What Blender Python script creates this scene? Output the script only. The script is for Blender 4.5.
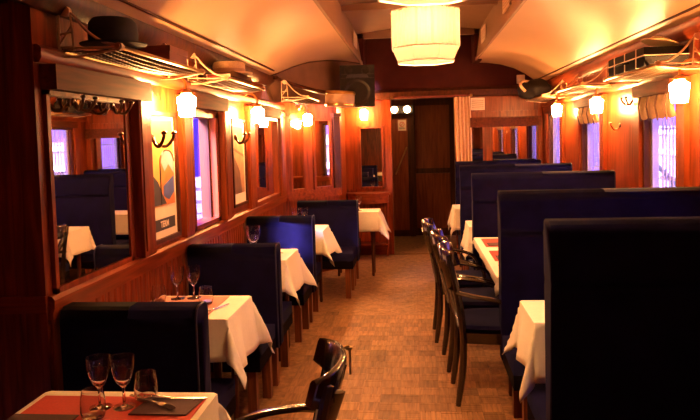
import bpy, bmesh, math, random
from mathutils import Vector, Matrix, Euler
random.seed(7)
PI = math.pi
S = bpy.context.scene
for o in list(bpy.data.objects):
    bpy.data.objects.remove(o)
COL = S.collection

# ------------------------------------------------------------------ camera
F, PX, PY, VPX, VPY, ROLL = 650.0, 350.0, 175.0, 414.0, 136.0, 0.028
vv = Vector(((VPX - PX) / F, (PY - VPY) / F, 1.0)).normalized()
xx = Vector((math.cos(ROLL), math.sin(ROLL), 0.0)); xx = (xx - vv * xx.dot(vv)).normalized()
zz = Vector((0, 1, 0)); zz = zz - vv * zz.dot(vv); zz = (zz - xx * zz.dot(xx)).normalized()
cam_d = bpy.data.cameras.new('camera'); cam = bpy.data.objects.new('camera', cam_d); COL.objects.link(cam)
rows = (xx, vv, zz)                       # world axes in camera space (right, up, forward)
m = Matrix.Identity(4)
for r in range(3):
    m[r][0] = rows[r][0]; m[r][1] = rows[r][1]; m[r][2] = -rows[r][2]
m.translation = Vector((0, 0, 1.6))
cam.matrix_world = m
cam_d.sensor_width = 36.0; cam_d.lens = F / 700.0 * 36.0
cam_d.shift_x = 0.0; cam_d.shift_y = -(210.0 - PY) / 700.0
cam_d.clip_start = 0.02
S.camera = cam

# ------------------------------------------------------------------ world, sun, exposure
S.view_settings.view_transform = 'Standard'; S.view_settings.look = 'None'
S.view_settings.gamma = 1.0; S.view_settings.use_curve_mapping = False
S.view_settings.exposure = 0.24
W = bpy.data.worlds.new('dusk'); S.world = W; W.use_nodes = True
bg = W.node_tree.nodes['Background']; bg.inputs[0].default_value = (0.24, 0.13, 1.0, 1); bg.inputs[1].default_value = 3.4
SUN_POWER = 120.0
sd = bpy.data.lights.new('sun', 'SUN'); sd.energy = SUN_POWER; sd.color = (0.62, 0.52, 1.0); sd.angle = math.radians(20)
so = bpy.data.objects.new('sun', sd); COL.objects.link(so)
so.rotation_euler = Vector((0.31, 0.8, -0.48)).to_track_quat('-Z', 'Y').to_euler()
LAMP_GLOW = 430.0        # emission of the frosted bracket-lamp glasses
BULB_W = 50.0           # each bulb inside a pendant shade

# ------------------------------------------------------------------ materials
MATS = {}
def new_mat(name):
    mt = bpy.data.materials.new(name); mt.use_nodes = True; MATS[name] = mt
    nt = mt.node_tree; return mt, nt, nt.nodes['Principled BSDF']
def setp(b, base=None, rough=None, metal=None, spec=None, coat=None, coat_r=None, sheen=None):
    if base is not None: b.inputs['Base Color'].default_value = (*base, 1)
    if rough is not None: b.inputs['Roughness'].default_value = rough
    if metal is not None: b.inputs['Metallic'].default_value = metal
    if spec is not None: b.inputs['Specular IOR Level'].default_value = spec
    if coat is not None: b.inputs['Coat Weight'].default_value = coat
    if coat_r is not None: b.inputs['Coat Roughness'].default_value = coat_r
    if sheen is not None: b.inputs['Sheen Weight'].default_value = sheen
def plain(name, base, rough=0.5, metal=0.0, var=0.12, scale=18.0, bump=0.0, **k):
    mt, nt, b = new_mat(name); setp(b, base, rough, metal, **k)
    n = nt.nodes
    tc = n.new('ShaderNodeTexCoord'); ns = n.new('ShaderNodeTexNoise'); ns.inputs['Scale'].default_value = scale
    ns.inputs['Detail'].default_value = 4
    nt.links.new(tc.outputs['Object'], ns.inputs['Vector'])
    rp = n.new('ShaderNodeValToRGB')
    rp.color_ramp.elements[0].position = 0.3; rp.color_ramp.elements[1].position = 0.7
    rp.color_ramp.elements[0].color = (*[c * (1 - var) for c in base], 1)
    rp.color_ramp.elements[1].color = (*[min(1, c * (1 + var)) for c in base], 1)
    nt.links.new(ns.outputs['Fac'], rp.inputs['Fac']); nt.links.new(rp.outputs['Color'], b.inputs['Base Color'])
    if bump:
        bp = n.new('ShaderNodeBump'); bp.inputs['Strength'].default_value = bump; bp.inputs['Distance'].default_value = 0.004
        nt.links.new(ns.outputs['Fac'], bp.inputs['Height']); nt.links.new(bp.outputs['Normal'], b.inputs['Normal'])
    return mt
def wood(name, dark, light, grain=(22, 22, 1.6), rough=0.33, coat=0.0, rand=0.0):
    mt, nt, b = new_mat(name); setp(b, light, rough, 0.0, coat=coat, coat_r=0.12, spec=0.16 if coat < .9 else .5)
    n = nt.nodes
    tc = n.new('ShaderNodeTexCoord'); mp = n.new('ShaderNodeMapping'); mp.inputs['Scale'].default_value = grain
    ns = n.new('ShaderNodeTexNoise'); ns.inputs['Scale'].default_value = 1.6; ns.inputs['Detail'].default_value = 6; ns.inputs['Distortion'].default_value = 0.6
    oi = n.new('ShaderNodeObjectInfo'); ad = n.new('ShaderNodeVectorMath'); ad.operation = 'ADD'
    sc = n.new('ShaderNodeMath'); sc.operation = 'MULTIPLY'; sc.inputs[1].default_value = 37.0
    nt.links.new(oi.outputs['Random'], sc.inputs[0]); nt.links.new(tc.outputs['Object'], mp.inputs['Vector'])
    nt.links.new(mp.outputs['Vector'], ad.inputs[0]); nt.links.new(sc.outputs[0], ad.inputs[1])
    nt.links.new(ad.outputs[0], ns.inputs['Vector'])
    rp = n.new('ShaderNodeValToRGB'); rp.color_ramp.elements[0].position = 0.32; rp.color_ramp.elements[1].position = 0.68
    rp.color_ramp.elements[0].color = (*dark, 1); rp.color_ramp.elements[1].color = (*light, 1)
    nt.links.new(ns.outputs['Fac'], rp.inputs['Fac'])
    out = rp.outputs['Color']
    if rand:
        hs = n.new('ShaderNodeHueSaturation'); mr = n.new('ShaderNodeMapRange')
        mr.inputs['To Min'].default_value = 1 - rand; mr.inputs['To Max'].default_value = 1 + rand
        nt.links.new(oi.outputs['Random'], mr.inputs['Value']); nt.links.new(mr.outputs['Result'], hs.inputs['Value'])
        nt.links.new(out, hs.inputs['Color']); out = hs.outputs['Color']
    nt.links.new(out, b.inputs['Base Color'])
    bp = n.new('ShaderNodeBump'); bp.inputs['Strength'].default_value = 0.08; bp.inputs['Distance'].default_value = 0.003
    nt.links.new(ns.outputs['Fac'], bp.inputs['Height']); nt.links.new(bp.outputs['Normal'], b.inputs['Normal'])
    return mt
def glass(name, tint=(1, 1, 1), rough=0.0):
    mt, nt, b = new_mat(name); setp(b, tint, rough); b.inputs['Transmission Weight'].default_value = 1.0; b.inputs['IOR'].default_value = 1.45
    return mt
def pane_mat(name):
    mt, nt, b = new_mat(name); n = nt.nodes; n.remove(b)
    tr = n.new('ShaderNodeBsdfTransparent'); gl = n.new('ShaderNodeBsdfGlossy'); gl.inputs['Roughness'].default_value = 0.01
    lw = n.new('ShaderNodeLayerWeight'); pw_ = n.new('ShaderNodeMath'); pw_.operation = 'POWER'; pw_.inputs[1].default_value = 5.0
    fr = n.new('ShaderNodeMath'); fr.operation = 'MULTIPLY_ADD'; fr.inputs[1].default_value = 0.9; fr.inputs[2].default_value = 0.03
    mx = n.new('ShaderNodeMixShader'); nt.links.new(lw.outputs['Facing'], pw_.inputs[0]); nt.links.new(pw_.outputs[0], fr.inputs[0])
    nt.links.new(fr.outputs[0], mx.inputs[0]); nt.links.new(tr.outputs[0], mx.inputs[1]); nt.links.new(gl.outputs[0], mx.inputs[2])
    nt.links.new(mx.outputs[0], n['Material Output'].inputs[0]); return mt
def emit(name, col, strength):
    mt, nt, b = new_mat(name); setp(b, col, 0.5)
    b.inputs['Emission Color'].default_value = (*col, 1); b.inputs['Emission Strength'].default_value = strength
    return mt
def translucent(name, col, tr=0.65):
    mt, nt, b = new_mat(name); n = nt.nodes; n.remove(b)
    d = n.new('ShaderNodeBsdfDiffuse'); t = n.new('ShaderNodeBsdfTranslucent'); mx = n.new('ShaderNodeMixShader'); mx.inputs[0].default_value = tr
    tc = n.new('ShaderNodeTexCoord'); ns = n.new('ShaderNodeTexNoise'); ns.inputs['Scale'].default_value = 40
    rp = n.new('ShaderNodeValToRGB'); rp.color_ramp.elements[0].color = (*[c * .9 for c in col], 1); rp.color_ramp.elements[1].color = (*col, 1)
    nt.links.new(tc.outputs['Object'], ns.inputs['Vector']); nt.links.new(ns.outputs['Fac'], rp.inputs['Fac'])
    for q in (d, t): nt.links.new(rp.outputs['Color'], q.inputs['Color'])
    nt.links.new(d.outputs[0], mx.inputs[1]); nt.links.new(t.outputs[0], mx.inputs[2])
    nt.links.new(mx.outputs[0], n['Material Output'].inputs[0]); return mt

M_WOOD = wood('varnished_mahogany', (0.095, 0.014, 0.004), (0.255, 0.045, 0.0105))
M_WOODY = wood('varnished_mahogany_long', (0.11, 0.017, 0.005), (0.27, 0.050, 0.012), grain=(22, 1.6, 22))
M_WOODX = wood('varnished_mahogany_cross', (0.11, 0.017, 0.005), (0.25, 0.047, 0.012), grain=(1.6, 22, 22))
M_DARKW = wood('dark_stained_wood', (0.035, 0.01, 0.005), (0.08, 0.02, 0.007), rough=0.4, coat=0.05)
M_PELM = wood('dark_mahogany_pelmet', (0.05, 0.009, 0.003), (0.12, 0.022, 0.006), grain=(22, 1.6, 22), rough=0.7)
M_LEGW = wood('bench_leg_wood', (0.10, 0.03, 0.012), (0.2, 0.06, 0.024), rough=0.4, coat=0.05)
M_CHAIR = wood('black_lacquered_wood', (0.008, 0.004, 0.003), (0.022, 0.009, 0.005), rough=0.25, coat=0.95)
M_PARQ = wood('oak_parquet', (0.17, 0.082, 0.036), (0.33, 0.165, 0.075), grain=(30, 3, 3), rough=0.5, coat=0.0, rand=0.3)
M_PARQ2 = wood('oak_parquet_field', (0.17, 0.082, 0.036), (0.33, 0.165, 0.075), grain=(14, 14, 3), rough=0.5, coat=0.0)
M_GAP = plain('floor_joint_dirt', (0.14, 0.06, 0.025), 0.8)
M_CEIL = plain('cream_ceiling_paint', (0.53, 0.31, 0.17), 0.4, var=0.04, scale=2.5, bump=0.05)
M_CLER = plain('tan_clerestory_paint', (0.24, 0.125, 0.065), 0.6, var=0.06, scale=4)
M_HOOD = plain('brown_leathercloth', (0.16, 0.075, 0.04), 0.4, var=0.15, scale=9)
M_REDP = plain('oxblood_paint', (0.050, 0.008, 0.006), 0.8, var=0.15, scale=6, spec=0.1)
M_VELV = plain('navy_velvet', (0.0055, 0.004, 0.030), 0.8, var=0.3, scale=9, bump=0.05, sheen=0.0, spec=0.08)
M_VELP = plain('navy_piping', (0.014, 0.011, 0.055), 0.5, var=0.2)
M_CLOTH = plain('white_linen', (0.80, 0.73, 0.62), 0.85, var=0.03, scale=60, bump=0.03)
M_REDM = plain('red_placemat_cloth', (0.55, 0.05, 0.03), 0.8, var=0.08, scale=120, bump=0.05)
M_DARKN = plain('plum_napkin_cloth', (0.085, 0.035, 0.04), 0.85, var=0.12, scale=90, bump=0.05)
M_PINKM = plain('pale_rose_placemat', (0.5, 0.22, 0.17), 0.8, var=0.06, scale=90)
M_GLASS = glass('clear_glass'); M_PANE = pane_mat('window_glass')
M_STEEL = plain('cutlery_steel', (0.7, 0.68, 0.64), 0.18, 1.0, var=0.05)
M_BRASS = plain('old_brass', (0.55, 0.33, 0.12), 0.28, 1.0, var=0.15)
M_DBRASS = plain('dark_bronze', (0.12, 0.06, 0.03), 0.35, 0.9, var=0.2)
M_IRON = plain('cream_painted_cast_iron', (0.52, 0.32, 0.2), 0.4, var=0.1)
M_NET = plain('dark_net_wire', (0.16, 0.09, 0.05), 0.35, 0.7)
M_BLACK = plain('black_felt', (0.012, 0.009, 0.009), 0.8, var=0.3, scale=40)
M_BLKLEA = plain('black_leather', (0.010, 0.006, 0.005), 0.65, var=0.3, scale=60, bump=0.2, spec=0.2)
M_PLAST = plain('black_speaker_plastic', (0.014, 0.009, 0.007), 0.6, var=0.2, scale=40, spec=0.2)
M_CONE = plain('grey_speaker_cone', (0.022, 0.014, 0.011), 0.55, var=0.2, spec=0.2)
M_MIRR = plain('silvered_mirror', (0.86, 0.80, 0.72), 0.015, 1.0, var=0.02)
M_CREAM = plain('cream_enamel', (0.7, 0.5, 0.36), 0.45, var=0.05)
M_STRAW = plain('pale_straw', (0.62, 0.40, 0.2), 0.7, var=0.12, scale=90, bump=0.2)
M_CURT = plain('cream_curtain_cloth', (0.68, 0.42, 0.27), 0.85, var=0.06, scale=40)
M_BLIND = plain('buff_blind_cloth', (0.5, 0.33, 0.17), 0.85, var=0.08, scale=40)
M_DTAPE = plain('dark_blind_tape', (0.08, 0.03, 0.015), 0.8)
M_REDC = plain('red_brown_case_card', (0.20, 0.04, 0.025), 0.5, var=0.15)
M_TAN = plain('tan_case_leather', (0.36, 0.2, 0.11), 0.5, var=0.15)
M_LABEL = plain('cream_paper', (0.78, 0.64, 0.46), 0.7, var=0.04)
M_REDL = plain('red_print', (0.55, 0.05, 0.04), 0.6)
M_GRILLE = plain('white_painted_bars', (0.75, 0.72, 0.75), 0.5, var=0.04)
M_VPAINT = plain('pale_window_paint', (0.66, 0.62, 0.72), 0.4, var=0.04)
M_OUTW = plain('cream_render_wall', (0.26, 0.23, 0.19), 0.9, var=0.08, scale=3)
M_OUTD = plain('grey_platform_paving', (0.25, 0.22, 0.24), 0.9, var=0.15, scale=4)
M_VIOL = plain('violet_blue_canvas', (0.16, 0.12, 0.62), 0.8, var=0.12, scale=5)
M_WHITE = plain('white_crate_paint', (0.8, 0.8, 0.84), 0.6, var=0.05)
M_LAMP = emit('lit_frosted_glass', (1.0, 0.46, 0.14), LAMP_GLOW)
M_EXITL = emit('lit_lamp_diffuser', (1.0, 0.6, 0.25), 140.0)
M_SHADE = translucent('pleated_cream_silk', (0.17, 0.137, 0.112), 0.42)
M_P1A = plain('poster_sky_orange', (0.60, 0.26, 0.07), 0.5, var=0.2, scale=5)
M_P1B = plain('poster_yellow', (0.60, 0.31, 0.07), 0.5, var=0.2, scale=9)
M_P1C = plain('poster_sea_blue', (0.06, 0.08, 0.28), 0.5, var=0.3, scale=12)
M_P1D = plain('poster_dark_ink', (0.03, 0.02, 0.025), 0.5)
M_P1E = plain('poster_pale_blue', (0.30, 0.36, 0.42), 0.5, var=0.2, scale=8)
M_P1F = plain('poster_burnt_orange', (0.55, 0.16, 0.03), 0.5, var=0.3, scale=10)
M_P2A = plain('print_sepia', (0.42, 0.2, 0.09), 0.5, var=0.35, scale=14)
M_P2B = plain('print_dark_sepia', (0.14, 0.05, 0.02), 0.5, var=0.3, scale=14)

# ------------------------------------------------------------------ mesh helpers
class MB:
    def __init__(s): s.bm = bmesh.new()
    def box(s, x0, y0, z0, x1, y1, z1, T=None):
        x0, x1 = sorted((x0, x1)); y0, y1 = sorted((y0, y1)); z0, z1 = sorted((z0, z1))
        P = [(x, y, z) for z in (z0, z1) for y in (y0, y1) for x in (x0, x1)]
        v = [s.bm.verts.new(T @ Vector(p) if T else p) for p in P]
        for f in ((0, 2, 3, 1), (4, 5, 7, 6), (0, 1, 5, 4), (2, 6, 7, 3), (0, 4, 6, 2), (1, 3, 7, 5)):
            s.bm.faces.new([v[i] for i in f])
        return s
    def prism(s, pts, a, b, axis='y', T=None):
        """extrude a 2-D outline along an axis from a to b"""
        def P(p, t):
            q = {'y': (p[0], t, p[1]), 'x': (t, p[0], p[1]), 'z': (p[0], p[1], t)}[axis]
            return T @ Vector(q) if T else q
        A = [s.bm.verts.new(P(p, a)) for p in pts]; B = [s.bm.verts.new(P(p, b)) for p in pts]
        n = len(pts)
        for i in range(n): s.bm.faces.new((A[i], A[(i + 1) % n], B[(i + 1) % n], B[i]))
        s.bm.faces.new(A[::-1]); s.bm.faces.new(B); return s
    def strip(s, A, B):
        """surface between two polylines of equal length"""
        a = [s.bm.verts.new(p) for p in A]; b = [s.bm.verts.new(p) for p in B]
        for i in range(len(a) - 1): s.bm.faces.new((a[i], a[i + 1], b[i + 1], b[i]))
        return s
    def grid(s, rows):
        V = [[s.bm.verts.new(p) for p in r] for r in rows]
        for i in range(len(V) - 1):
            for j in range(len(V[0]) - 1):
                s.bm.faces.new((V[i][j], V[i][j + 1], V[i + 1][j + 1], V[i + 1][j]))
        return s
    def tube(s, path, r, n=8, closed=False, flat=None):
        """round (or flattened) bar along a path; r a number or one per point"""
        P = [Vector(p) for p in path]; k = len(P); R = r if isinstance(r, (list, tuple)) else [r] * k
        rings = []; up = None
        for i in range(k):
            if closed: t = P[(i + 1) % k] - P[(i - 1) % k]
            else: t = P[min(i + 1, k - 1)] - P[max(i - 1, 0)]
            t.normalize()
            if up is None:
                up = Vector((0, 0, 1)) if abs(t.z) < 0.9 else Vector((0, 1, 0))
            u = (up - t * up.dot(t)).normalized(); w = t.cross(u); up = u
            fu, fw = flat if flat else (1, 1)
            rings.append([s.bm.verts.new(P[i] + (u * math.cos(a) * fu + w * math.sin(a) * fw) * R[i]) for a in [2 * PI * j / n for j in range(n)]])
        for i in range(k if closed else k - 1):
            A, B = rings[i], rings[(i + 1) % k]
            for j in range(n): s.bm.faces.new((A[j], A[(j + 1) % n], B[(j + 1) % n], B[j]))
        if not closed:
            s.bm.faces.new(rings[0][::-1]); s.bm.faces.new(rings[-1])
        return s
    def lathe(s, prof, n=20, c=(0, 0, 0), T=None, cap=True):
        rings = []
        for (r, z) in prof:
            ring = []
            for j in range(n):
                a = 2 * PI * (j + .5) / n; p = Vector((c[0] + r * math.cos(a), c[1] + r * math.sin(a), c[2] + z))
                ring.append(s.bm.verts.new(T @ p if T else p))
            rings.append(ring)
        for A, B in zip(rings, rings[1:]):
            for j in range(n): s.bm.faces.new((A[j], A[(j + 1) % n], B[(j + 1) % n], B[j]))
        if cap:
            s.bm.faces.new(rings[0][::-1]); s.bm.faces.new(rings[-1])
        return s
    def build(s, name, mat, parent=None, bevel=0.0, seg=1, smooth=True, angle=35, loc=None, fixn=True):
        self_bev = bevel and seg > 1
        if bevel:
            es = [e for e in s.bm.edges if len(e.link_faces) == 2 and e.calc_face_angle(0) > 0.7]
            bmesh.ops.bevel(s.bm, geom=es, offset=bevel, segments=seg, affect='EDGES', profile=0.6, clamp_overlap=True)
        if fixn: bmesh.ops.recalc_face_normals(s.bm, faces=s.bm.faces)
        me = bpy.data.meshes.new(name); s.bm.to_mesh(me); s.bm.free()
        me.materials.append(mat)
        if smooth:
            me.shade_smooth(); me.set_sharp_from_angle(angle=math.radians(angle))
        o = bpy.data.objects.new(name, me); COL.objects.link(o)
        if parent: o.parent = parent
        if loc: o.location = loc
        if self_bev:
            wn = o.modifiers.new('weighted_normals', 'WEIGHTED_NORMAL'); wn.keep_sharp = False; wn.weight = 100
        return o
def tag(o, label, cat, group=None):
    o['label'] = label; o['category'] = cat
    if group: o['group'] = group
    return o
def thing(name, label, cat, loc=(0, 0, 0), rz=0, group=None):
    o = bpy.data.objects.new(name, None); COL.objects.link(o); o.location = loc; o.rotation_euler = (0, 0, rz)
    o.empty_display_size = 0.1
    return tag(o, label, cat, group)
def kids(o): return [c for c in bpy.data.objects if c.parent == o]
def dup(root, label, loc, rz=None):
    def cp(o, par):
        c = o.copy(); COL.objects.link(c)
        if par: c.parent = par
        for k in kids_map.get(o.name, []): cp(k, c)
        return c
    kids_map = {}
    for q in bpy.data.objects:
        if q.parent: kids_map.setdefault(q.parent.name, []).append(q)
    r = cp(root, None); r.location = loc; r['label'] = label
    if rz is not None: r.rotation_euler = (0, 0, rz)
    return r
def struct(mb, name, mat, **k):
    o = mb.build(name, mat, **k); o['kind'] = 'structure'; return o
def stuff(o): o['kind'] = 'stuff'; return o
def bez(pts, n=10):
    """Catmull-Rom through points"""
    P = [Vector(p) for p in pts]; P = [2 * P[0] - P[1]] + P + [2 * P[-1] - P[-2]]; out = []
    for i in range(1, len(P) - 2):
        for j in range(n):
            t = j / n; a, b, c, d = P[i - 1], P[i], P[i + 1], P[i + 2]
            out.append(0.5 * ((2 * b) + (c - a) * t + (2 * a - 5 * b + 4 * c - d) * t * t + (3 * b - 3 * c + d - a) * t ** 3))
    out.append(P[-2].copy()); return out

# ------------------------------------------------------------------ shell
XL, XR, YE, YF = -1.47, 1.70, 8.8, -1.2       # left wall, right wall, end wall, wall behind the camera
XN = -2.15                                     # the wider bay by the camera
CHY, CX, CY = 7.25, -0.93, 7.88                # the left wall turns in here
ZC = 2.22

fl = struct(MB().box(XN, YF, -0.06, XR, YE + 0.05, -0.012), 'floor', M_GAP)
TS = 0.12
def block_mb(mb, x, y, rot, h=0.0):
    n = 4; w = TS / n; g = 0.0008
    for k in range(n):
        a0, a1 = k * w + g, (k + 1) * w - g
        z = h + random.uniform(-0.0006, 0.0006)
        q = [(x + a0, y + g), (x + a1, y + g), (x + a1, y + TS - g), (x + a0, y + TS - g)] if not rot else \
            [(x + g, y + a0), (x + TS - g, y + a0), (x + TS - g, y + a1), (x + g, y + a1)]
        v = [mb.bm.verts.new((*p, z)) for p in q]; u = [mb.bm.verts.new((*p, z - 0.014)) for p in q]
        mb.bm.faces.new(v)
        for i in range(4): mb.bm.faces.new((u[i], u[(i + 1) % 4], v[(i + 1) % 4], v[i]))
proto = []
for r in (0, 1):
    mb = MB(); block_mb(mb, -TS / 2, -TS / 2, r); o = mb.build('parquet_block', M_PARQ, fl, smooth=False); proto.append(o)
cells = []
nx0, nx1 = int(XL / TS) - 1, int(XR / TS)
for j in range(int(YF / TS), int(YE / TS)):
    for i in range(nx0, nx1 + 1): cells.append((i, j))
def seen(i, j):
    x, y = (i + .5) * TS, (j + .5) * TS
    return y > 2.55 and -0.86 < x < 0.47 and x < 0.075 * y + 0.32 and x > -1.02 + 0.0 * y
near = sorted([c for c in cells if seen(*c)], key=lambda c: c[1])[:298]
ns = set(near); first = [True, True]
for (i, j) in near:
    r = (i + j) % 2
    if first[r]: o = proto[r]; first[r] = False
    else: o = proto[r].copy(); COL.objects.link(o); o.parent = fl
    o.location = ((i + .5) * TS, (j + .5) * TS, 0.0)
mb = MB()
for (i, j) in cells:
    if (i, j) not in ns and XL - 0.05 < i * TS and (i + 1) * TS < XR + 0.06: block_mb(mb, i * TS, j * TS, (i + j) % 2)
stuff(mb.build('parquet_field', M_PARQ2, fl, smooth=False))

# ---- left wall with its one real window
WY0, WY1, WZ0, WZ1 = 4.15, 4.73, 1.01, 1.80
mb = MB()
T = 0.09
mb.box(XL - T, 2.42, 0, XL, CHY, WZ0); mb.box(XL - T, 2.42, WZ1, XL, CHY, ZC + 0.06)
mb.box(XL - T, 2.42, WZ0, XL, WY0, WZ1); mb.box(XL - T, WY1, WZ0, XL, CHY, WZ1)
wl = struct(mb, 'wall_left', M_WOOD)
# children of the wall: sill rail, wainscot boards, pilasters, picture rail
mb = MB()
prof = [(XL, 0.905), (XL + 0.02, 0.905), (XL + 0.02, 0.93), (XL + 0.028, 0.95), (XL + 0.03, 0.985), (XL + 0.02, 1.0), (XL, 1.004)]
mb.prism(prof, 2.43, CHY); mb.build('sill_rail', M_WOODY, wl)
MB().prism([(XL, 0.0), (XL + 0.022, 0.0), (XL + 0.022, 0.13), (XL + 0.012, 0.15), (XL, 0.15)], 2.43, CHY).build('baseboard', M_WOODY, wl)
mb = MB(); y = 2.44
while y < CHY - 0.06:
    mb.prism([(y + .003, XL), (y + .003, XL + .007), (y + .009, XL + .012), (y + .051, XL + .012), (y + .057, XL + .007), (y + .057, XL)],
             0.15, 0.905, axis='z', T=Matrix(((0, 1, 0, 0), (1, 0, 0, 0), (0, 0, 1, 0), (0, 0, 0, 1)))); y += 0.06
stuff(mb.build('wainscot_boards', M_WOOD, wl))
for (a, b, d) in ((3.27, 3.42, .05), (3.95, 4.10, .035), (4.79, 4.92, .05), (4.96, 5.04, .03), (5.58, 5.74, .04), (6.83, 6.95, .06), (6.98, 7.22, .025)):
    mb = MB(); mb.box(XL, a, 1.0, XL + d, b, 1.90); mb.box(XL, a - .012, 1.86, XL + d + .014, b + .012, 1.90)
    mb.box(XL + d, a + .02, 1.03, XL + d + .006, b - .02, 1.83)
    mb.build('pilaster', M_WOOD, wl, bevel=0.004)
MB().prism([(XL, 1.93), (XL + .018, 1.93), (XL + .03, 1.95), (XL + .03, 1.985), (XL + .015, 2.0), (XL, 2.0)], 2.43, CHY).build('frieze_rail', M_WOODY, wl)
for (a, b) in ((2.46, 3.40), (4.10, 4.86), (5.74, 6.80)):      # box pelmets over the mirrors and the window
    MB().box(XL, a, 1.825, XL + .07, b, 1.925).build('pelmet', M_PELM, wl, bevel=0.008)
MB().prism([(XL, 2.14), (XL + .03, 2.14), (XL + .07, 2.19), (XL + .075, 2.235), (XL, 2.24)], 1.2, CHY).build('cornice', M_DARKW, wl)
# window 1
w1 = struct(MB().box(XL - .10, WY0, WZ0, XL + .02, WY0 + .035, WZ1).box(XL - .10, WY1 - .06, WZ0, XL + .02, WY1, WZ1)
            .box(XL - .10, WY0, WZ0, XL + .02, WY1, WZ0 + .03).box(XL - .10, WY0, WZ1 - .03, XL + .02, WY1, WZ1), 'window_1', M_WOOD, bevel=0.004)
MB().box(XL - .052, WY0 + .03, WZ0 + .02, XL - .046, WY1 - .05, WZ1 - .02).build('window_pane', M_PANE, w1, smooth=False)
MB().box(XL - .10, WY1 - .085, WZ0 + .03, XL - .03, WY1 - .06, WZ1 - .03).build('window_stile', M_DARKW, w1, bevel=0.003)

# ---- the wider bay by the camera: cross partition of planks and outer wall
pw = struct(MB().box(XN, 2.45, 0, XL - T, 2.53, ZC), 'wall_near_left', M_DARKW)
x = XN
pl = None; pl2 = None
while x < XL - 0.03:
    x2 = min(x + 0.093, XL + 0.0)
    if XL - x2 < 0.03: x2 = XL
    MB().box(x + .0012, 2.425, 1.005, x2 - .0012, 2.452, 2.16).build('plank', M_WOOD, pw, bevel=0.003)
    MB().box(x + .0012, 2.428, 0.12, x2 - .0012, 2.452, 0.935).build('plank', M_WOOD, pw, bevel=0.003)
    x = x2
MB().box(XN, 2.415, 0.935, XL + .002, 2.452, 1.005).build('cross_rail', M_WOODX, pw, bevel=0.005)
MB().box(XN, 2.41, 0.0, XL, 2.452, 0.12).build('baseboard', M_WOODX, pw, bevel=0.005)
struct(MB().box(XN - .06, YF, 0, XN, 2.53, ZC), 'wall_outer_left', M_WOOD)
struct(MB().box(XN, YF - .06, 0, XR, YF, 3.0), 'wall_front', M_WOOD)

# ---- right wall and its windows
RW = [(1.04, 1.66), (2.71, 3.33), (4.38, 5.00), (6.11, 6.78), (7.72, 8.39)]
RZ0, RZ1 = 0.98, 1.84
T2 = .05
mb = MB(); mb.box(XR, YF, 0, XR + T2, YE, RZ0); mb.box(XR, YF, RZ1, XR + T2, YE, ZC + .06)
ys = [YF] + [v for ab in RW for v in ab] + [YE]
for a, b in zip(ys[::2], ys[1::2]): mb.box(XR, a, RZ0, XR + T2, b, RZ1)
wr = struct(mb, 'wall_right', M_WOOD)
MB().prism([(XR, 0.905), (XR - .02, 0.905), (XR - .05, 0.95), (XR - .055, .985), (XR - .03, 1.0), (XR, 1.004)], YF, YE).build('sill_rail', M_WOODY, wr)
MB().prism([(XR, 1.93), (XR - .018, 1.93), (XR - .03, 1.95), (XR - .03, 1.985), (XR - .015, 2.0), (XR, 2.0)], YF, YE).build('frieze_rail', M_WOODY, wr)
MB().prism([(XR, 2.14), (XR - .03, 2.14), (XR - .07, 2.19), (XR - .075, 2.235), (XR, 2.24)], YF, YE).build('cornice', M_WOODY, wr)
for (a, b) in RW:
    for (p, q) in ((a - .16, a - .04), (b + .04, b + .16)):
        mb = MB(); mb.box(XR - .035, p, 1.0, XR, q, 1.92); mb.box(XR - .05, p - .01, 1.86, XR, q + .01, 1.92)
        mb.build('pilaster', M_WOOD, wr, bevel=0.004)
    MB().box(XR - .08, a - .05, 1.835, XR, b + .05, 1.92).build('pelmet', M_PELM, wr, bevel=0.008)
for n, (a, b) in enumerate(RW[1:]):
    mb = MB(); t = .05
    mb.box(XR - .015, a, RZ0, XR + .05, a + .025, RZ1); mb.box(XR - .015, b - .025, RZ0, XR + .05, b, RZ1)
    mb.box(XR - .015, a, RZ0, XR + .05, b, RZ0 + .03); mb.box(XR - .015, a, RZ1 - .03, XR + .05, b, RZ1)
    wn = struct(mb, 'window_%d' % (n + 2), M_DARKW, bevel=0.003)
    mb = MB(); mb.box(XR + .03, a + .02, RZ0 + .03, XR + .075, a + .06, RZ1 - .03); mb.box(XR + .03, b - .06, RZ0 + .03, XR + .075, b - .02, RZ1 - .03)
    mb.build('window_stile', M_VPAINT, wn, bevel=0.003)
    MB().box(XR + .030, a + .03, RZ0 + .03, XR + .034, b - .03, RZ1 - .03).build('window_pane', M_PANE, wn, smooth=False)
    k = 8
    for i in range(1, k):
        yy = a + .06 + (b - a - .12) * i / k
        MB().box(XR + .075, yy - .006, RZ0 + .03, XR + .085, yy + .006, RZ1 - .03).build('guard_bar', M_GRILLE, wn, smooth=False)
    for zq in (1.25, 1.60):
        MB().box(XR + .085, a + .03, zq - .007, XR + .093, b - .05, zq + .007).build('guard_rail', M_GRILLE, wn, smooth=False)
struct(MB().box(XR, 1.04, RZ0, XR + .03, 1.66, RZ1), 'trim_1', M_WOOD)      # boarded opening beside the camera

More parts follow.
